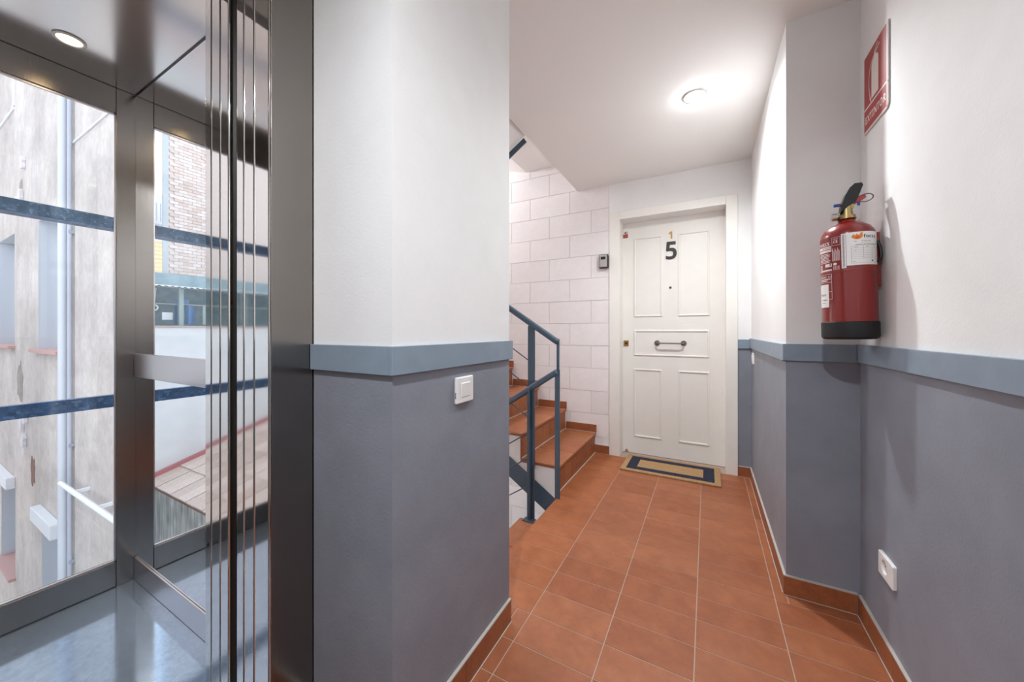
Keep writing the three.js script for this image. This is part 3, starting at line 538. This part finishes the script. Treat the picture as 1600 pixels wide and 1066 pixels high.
  M('cable_trunking', rbx(-5.82, -5.795, 2.4, 2.92, ZW, ZW + 0.012, 0.002), mPole, b, 'white cable trunking');
  M('cable_trunking', rbx(-9.5, -8.15, 4.06, 4.09, ZW, ZW + 0.014, 0.002), mPole, b, 'white cable trunking');
  M('cable_trunking', rbx(-8.2, -8.12, 4.1, 6.5, ZW, ZW + 0.014, 0.002), mPole, b, 'white cable trunking');
  // patches where plaster broke away and curled
  const ragged = (cx, cy, w, h, s0, d = 0.012) => { const s = new THREE.Shape(); let q = s0; const r = () => { q = (q * 16807) % 2147483647; return q / 2147483647; }; for (let i = 0; i < 18; i++) { const a = i / 18 * Math.PI * 2, k = .6 + r() * .5; const x = cx + Math.cos(a) * w * k, y = cy + Math.sin(a) * h * k; i ? s.lineTo(x, y) : s.moveTo(x, y); } return new THREE.ExtrudeGeometry(s, { depth: d, bevelEnabled: false }).translate(0, 0, ZW - d + 0.004); };
  const mBare = std({ map: mottled(0xa79c94, 26, undefined, 128, 2), roughness: 1 }), mBrickBare = std({ color: 0x8a6a60, roughness: 1 }), mFlake = std({ color: 0xe0dadd, roughness: .9 });
  M('bare_patch', ragged(-7.8, 0.42, 0.22, 0.28, 11), mBare, b, 'bare render where plaster fell off');
  M('bare_patch', ragged(-7.10, -0.60, 0.12, 0.20, 19), mBrickBare, b, 'exposed brick where plaster fell off');
  M('bare_patch', ragged(-7.75, 2.96, 0.10, 0.10, 23), mBare, b, 'bare render where plaster fell off');
  for (const [x, y, w, h, s] of [[-7.62, -0.08, .10, .12, 3], [-7.5, -0.28, .09, .10, 5], [-7.42, 0.02, .06, .10, 7], [-7.7, 2.8, .12, .10, 9], [-7.55, 3.2, .06, .08, 13], [-7.9, 2.75, .1, .08, 15]]) M('paint_flake', ragged(x, y, w, h, s, 0.03).rotateX(0).translate(0, 0, 0.028), mFlake, b);
}
// roof, parapet and shed seen in the lift mirror
{
  const r = G('tiled_roof', 'low tiled lean-to roof with mossy wall across the courtyard', 'roof');
  const slope = Math.atan(0.2865), z0 = 0.545, y0 = -0.782;
  const mossy = std({ map: tex(256, 256, (u, v) => { const q = (n64(u, v * .1) - .5) * 50 + (n16(u, v) - .5) * 40; return [190 + q, 196 + q, 194 + q]; }, .6, .6), roughness: 1 });
  M('wall', bx(-6.1, -3.0, -4, -0.83, z0 + 0.05, 3.4), mossy, r, 'grey green stained wall');
  M('deck', new THREE.BoxGeometry(3.1, 0.05, 3.0).translate(0, -0.03, 1.5).rotateX(-slope).translate(-4.55, y0, z0), std({ color: 0x8d6f64, roughness: 1 }), r);
  const roofT = [0xd6c6bd, 0xd0bfb6, 0xdcccc4, 0xcab7ad].map((c) => std({ map: mottled(c, 22, undefined, 128, 2), roughness: 0.95 }));
  for (let j = 0; j < 8; j++) for (let i = 0; i < 16; i++) M('roof_tile', new THREE.BoxGeometry(0.185, 0.018, 0.37).rotateX(0.03).translate(0, 0.012 + (i % 2) * 0.006, j * 0.34 + 0.17).rotateX(-slope).translate(-6.0 + i * 0.193, y0, z0), roofT[Math.floor(rnd() * 4)], r);
  M('flashing', new THREE.BoxGeometry(0.05, 0.05, 2.8).translate(-6.07, 0.04, 1.4).rotateX(-slope).translate(0, y0, z0), std({ color: 0xb5767a, roughness: .8 }), r, 'pinkish red flashing strip');
  const w = G('parapet_wall', 'white rendered parapet wall above the low tiled roof', 'wall');
  M('wall', bx(-6.3, -6.1, -4, 1.135, 0.2, 5), std({ map: mottled(0xd9dcdf, 10, undefined, 256, 0.5), roughness: 0.9 }), w);
  M('coping', rbx(-6.32, -6.08, 1.135, 1.155, 0.2, 5, 0.004), std({ color: 0xb8a49c, roughness: .9 }), w);
  const s = G('garden_shed', 'open shed with a corrugated roof behind the white parapet', 'shed');
  M('back_wall', bx(-7.6, -7.5, 0, 2.0, 0.3, 5), std({ map: mottled(0x8fa3ab, 22, undefined, 128, 1), roughness: 0.9 }), s);
  for (const z of [0.45, 0.95, 1.9]) M('post', bx(-6.42, -6.37, 1.0, 1.68, z, z + 0.05), std({ color: 0x9fb0b2, roughness: 0.8 }), s);
  const cg = new THREE.PlaneGeometry(1.6, 4.8, 2, 420); { const p = cg.attributes.position; for (let i = 0; i < p.count; i++) p.setZ(i, Math.sin(p.getY(i) * 95) * 0.008); cg.computeVertexNormals(); }
  const cg2 = cg.clone().translate(0, 0, -0.012);
  const corr = merge([cg, cg2]).rotateX(-Math.PI / 2).rotateZ(-0.10).translate(-7.0, 1.755, 2.5);
  M('corrugated_roof', corr, std({ color: 0xd8e0e4, roughness: 0.6, side: THREE.DoubleSide }), s, 'pale corrugated roof sheet');
  M('clothes_line', rod([-6.515, 1.46, 0.3], [-6.515, 1.46, 3], 0.005, 6), std({ color: 0xd8d8d0, roughness: .6 }), s);
  const cloth = (name, label, z, w, y1, y0c, c) => { const g = G(name, label, 'laundry'); const p = new THREE.PlaneGeometry(w, y1 - y0c, 10, 8); const a = p.attributes.position; for (let i = 0; i < a.count; i++) a.setZ(i, Math.sin(a.getX(i) / w * 9 + a.getY(i) * 3) * 0.012); p.computeVertexNormals(); const q = p.clone().translate(0, 0, -0.006); M('cloth', merge([p, q]).rotateY(Math.PI / 2).translate(-6.484, (y1 + y0c) / 2, z), std({ color: c, roughness: .95, side: THREE.DoubleSide }), g); return g; };
  cloth('hanging_trousers', 'blue jeans hanging in the shed beside the white card', 0.99, 0.09, 1.44, 1.18, 0x5f83b0);
  cloth('hanging_trousers', 'darker blue trousers hanging in the shed between other laundry', 1.11, 0.09, 1.44, 1.18, 0x6f90bb);
  cloth('hanging_shirt', 'light blue shirt bunched on the line in the shed', 1.02, 0.14, 1.53, 1.46, 0x7f9cc6);
  cloth('hanging_towel', 'pale green towel hanging at the end of the line', 1.33, 0.14, 1.46, 1.18, 0xb7c8c4);
  const card = G('white_card', 'small white card hanging in the open shed', 'card'); M('card', rbx(-6.46, -6.45, 1.24, 1.34, 0.80, 0.91, 0.002), std({ color: 0xe3ecef, roughness: .6 }), card);
  const coil = G('hose_coil', 'pale coiled rope hanging in the open shed', 'rope'); M('coil', merge([new THREE.TorusGeometry(0.036, 0.009, 8, 24).rotateY(Math.PI / 2).translate(-6.45, 1.40, 0.72), rod([-6.45, 1.43, 0.72], [-6.45, 1.66, 0.74], 0.005, 6)]), std({ color: 0xdfe4e4, roughness: .8 }), coil);
  // brick building
  const bk = G('brick_building', 'tall weathered pale brick wall rising behind the shed', 'building');
  const mBack = std({ color: 0xdfd2cd, roughness: 1 });
  M('wall', prism([[-9.02, -1.62], [-12, -2.9], [-12, -7], [-9.02, -7]], 0, 14).rotateX(-Math.PI / 2).translate(0, -4, 0), mBack, bk);
  const bt = [0xe0d0c9, 0xdccac2, 0xe4d6d0, 0xd7c3ba, 0xe6dad6].map((c) => std({ color: c, roughness: .95 }));
  const brickG = new THREE.BoxGeometry(0.03, 0.056, 0.135);
  for (let j = 0; j < 52; j++) for (let i = 0; i < 5; i++) { const m = M('brick', brickG, bt[Math.floor(rnd() * 5)], bk); m.position.set(-9.018 + rnd() * 0.006, 1.85 + j * 0.061, 1.76 + i * 0.139 + (j % 2) * 0.07); }
  M('corner_render', bx(-9.05, -9.0, -4, 10, 1.60, 1.675), std({ color: 0xc3c9cc, roughness: .9 }), bk, 'grey rendered corner');
  const fb = G('apartment_building', 'distant pale apartment house with balcony and yellow blind', 'building');
  M('wall', bx(-22, -19, -4, 6.5, 3.0, 9), std({ color: 0xd9dbe0, roughness: .9 }), fb);
  M('balcony', bx(-19.0, -18.5, 5.2, 5.3, 3.5, 6), std({ color: 0xc3c8d0, roughness: .8 }), fb);
  for (let k = 0; k < 6; k++) M('baluster', bx(-18.53, -18.5, 5.3, 6.0, 4.1 + k * .12, 4.13 + k * .12), std({ color: 0xb0b5bf, roughness: .8 }), fb);
  const bl = M('window_blind', bx(-19.0, -18.96, 2.6, 4.6, 3.9, 4.75), std({ color: 0xe0c79a, roughness: .8 }), fb, 'yellow roller blind');
  for (let k = 0; k < 12; k++) M('blind_slat', bx(-18.962, -18.945, 2.65 + k * .16, 2.76 + k * .16, 3.9, 4.75), std({ color: 0xe6d0a6, roughness: .8 }), bl);
  const gr = S('ground', 'grey courtyard paving far below the lift', 'ground'); M('paving', bx(-30, -2.4, -4.1, -4, -1.2, 12), std({ color: 0xc9c5c0, roughness: 1 }), gr);
}
renderer.render(scene, camera);
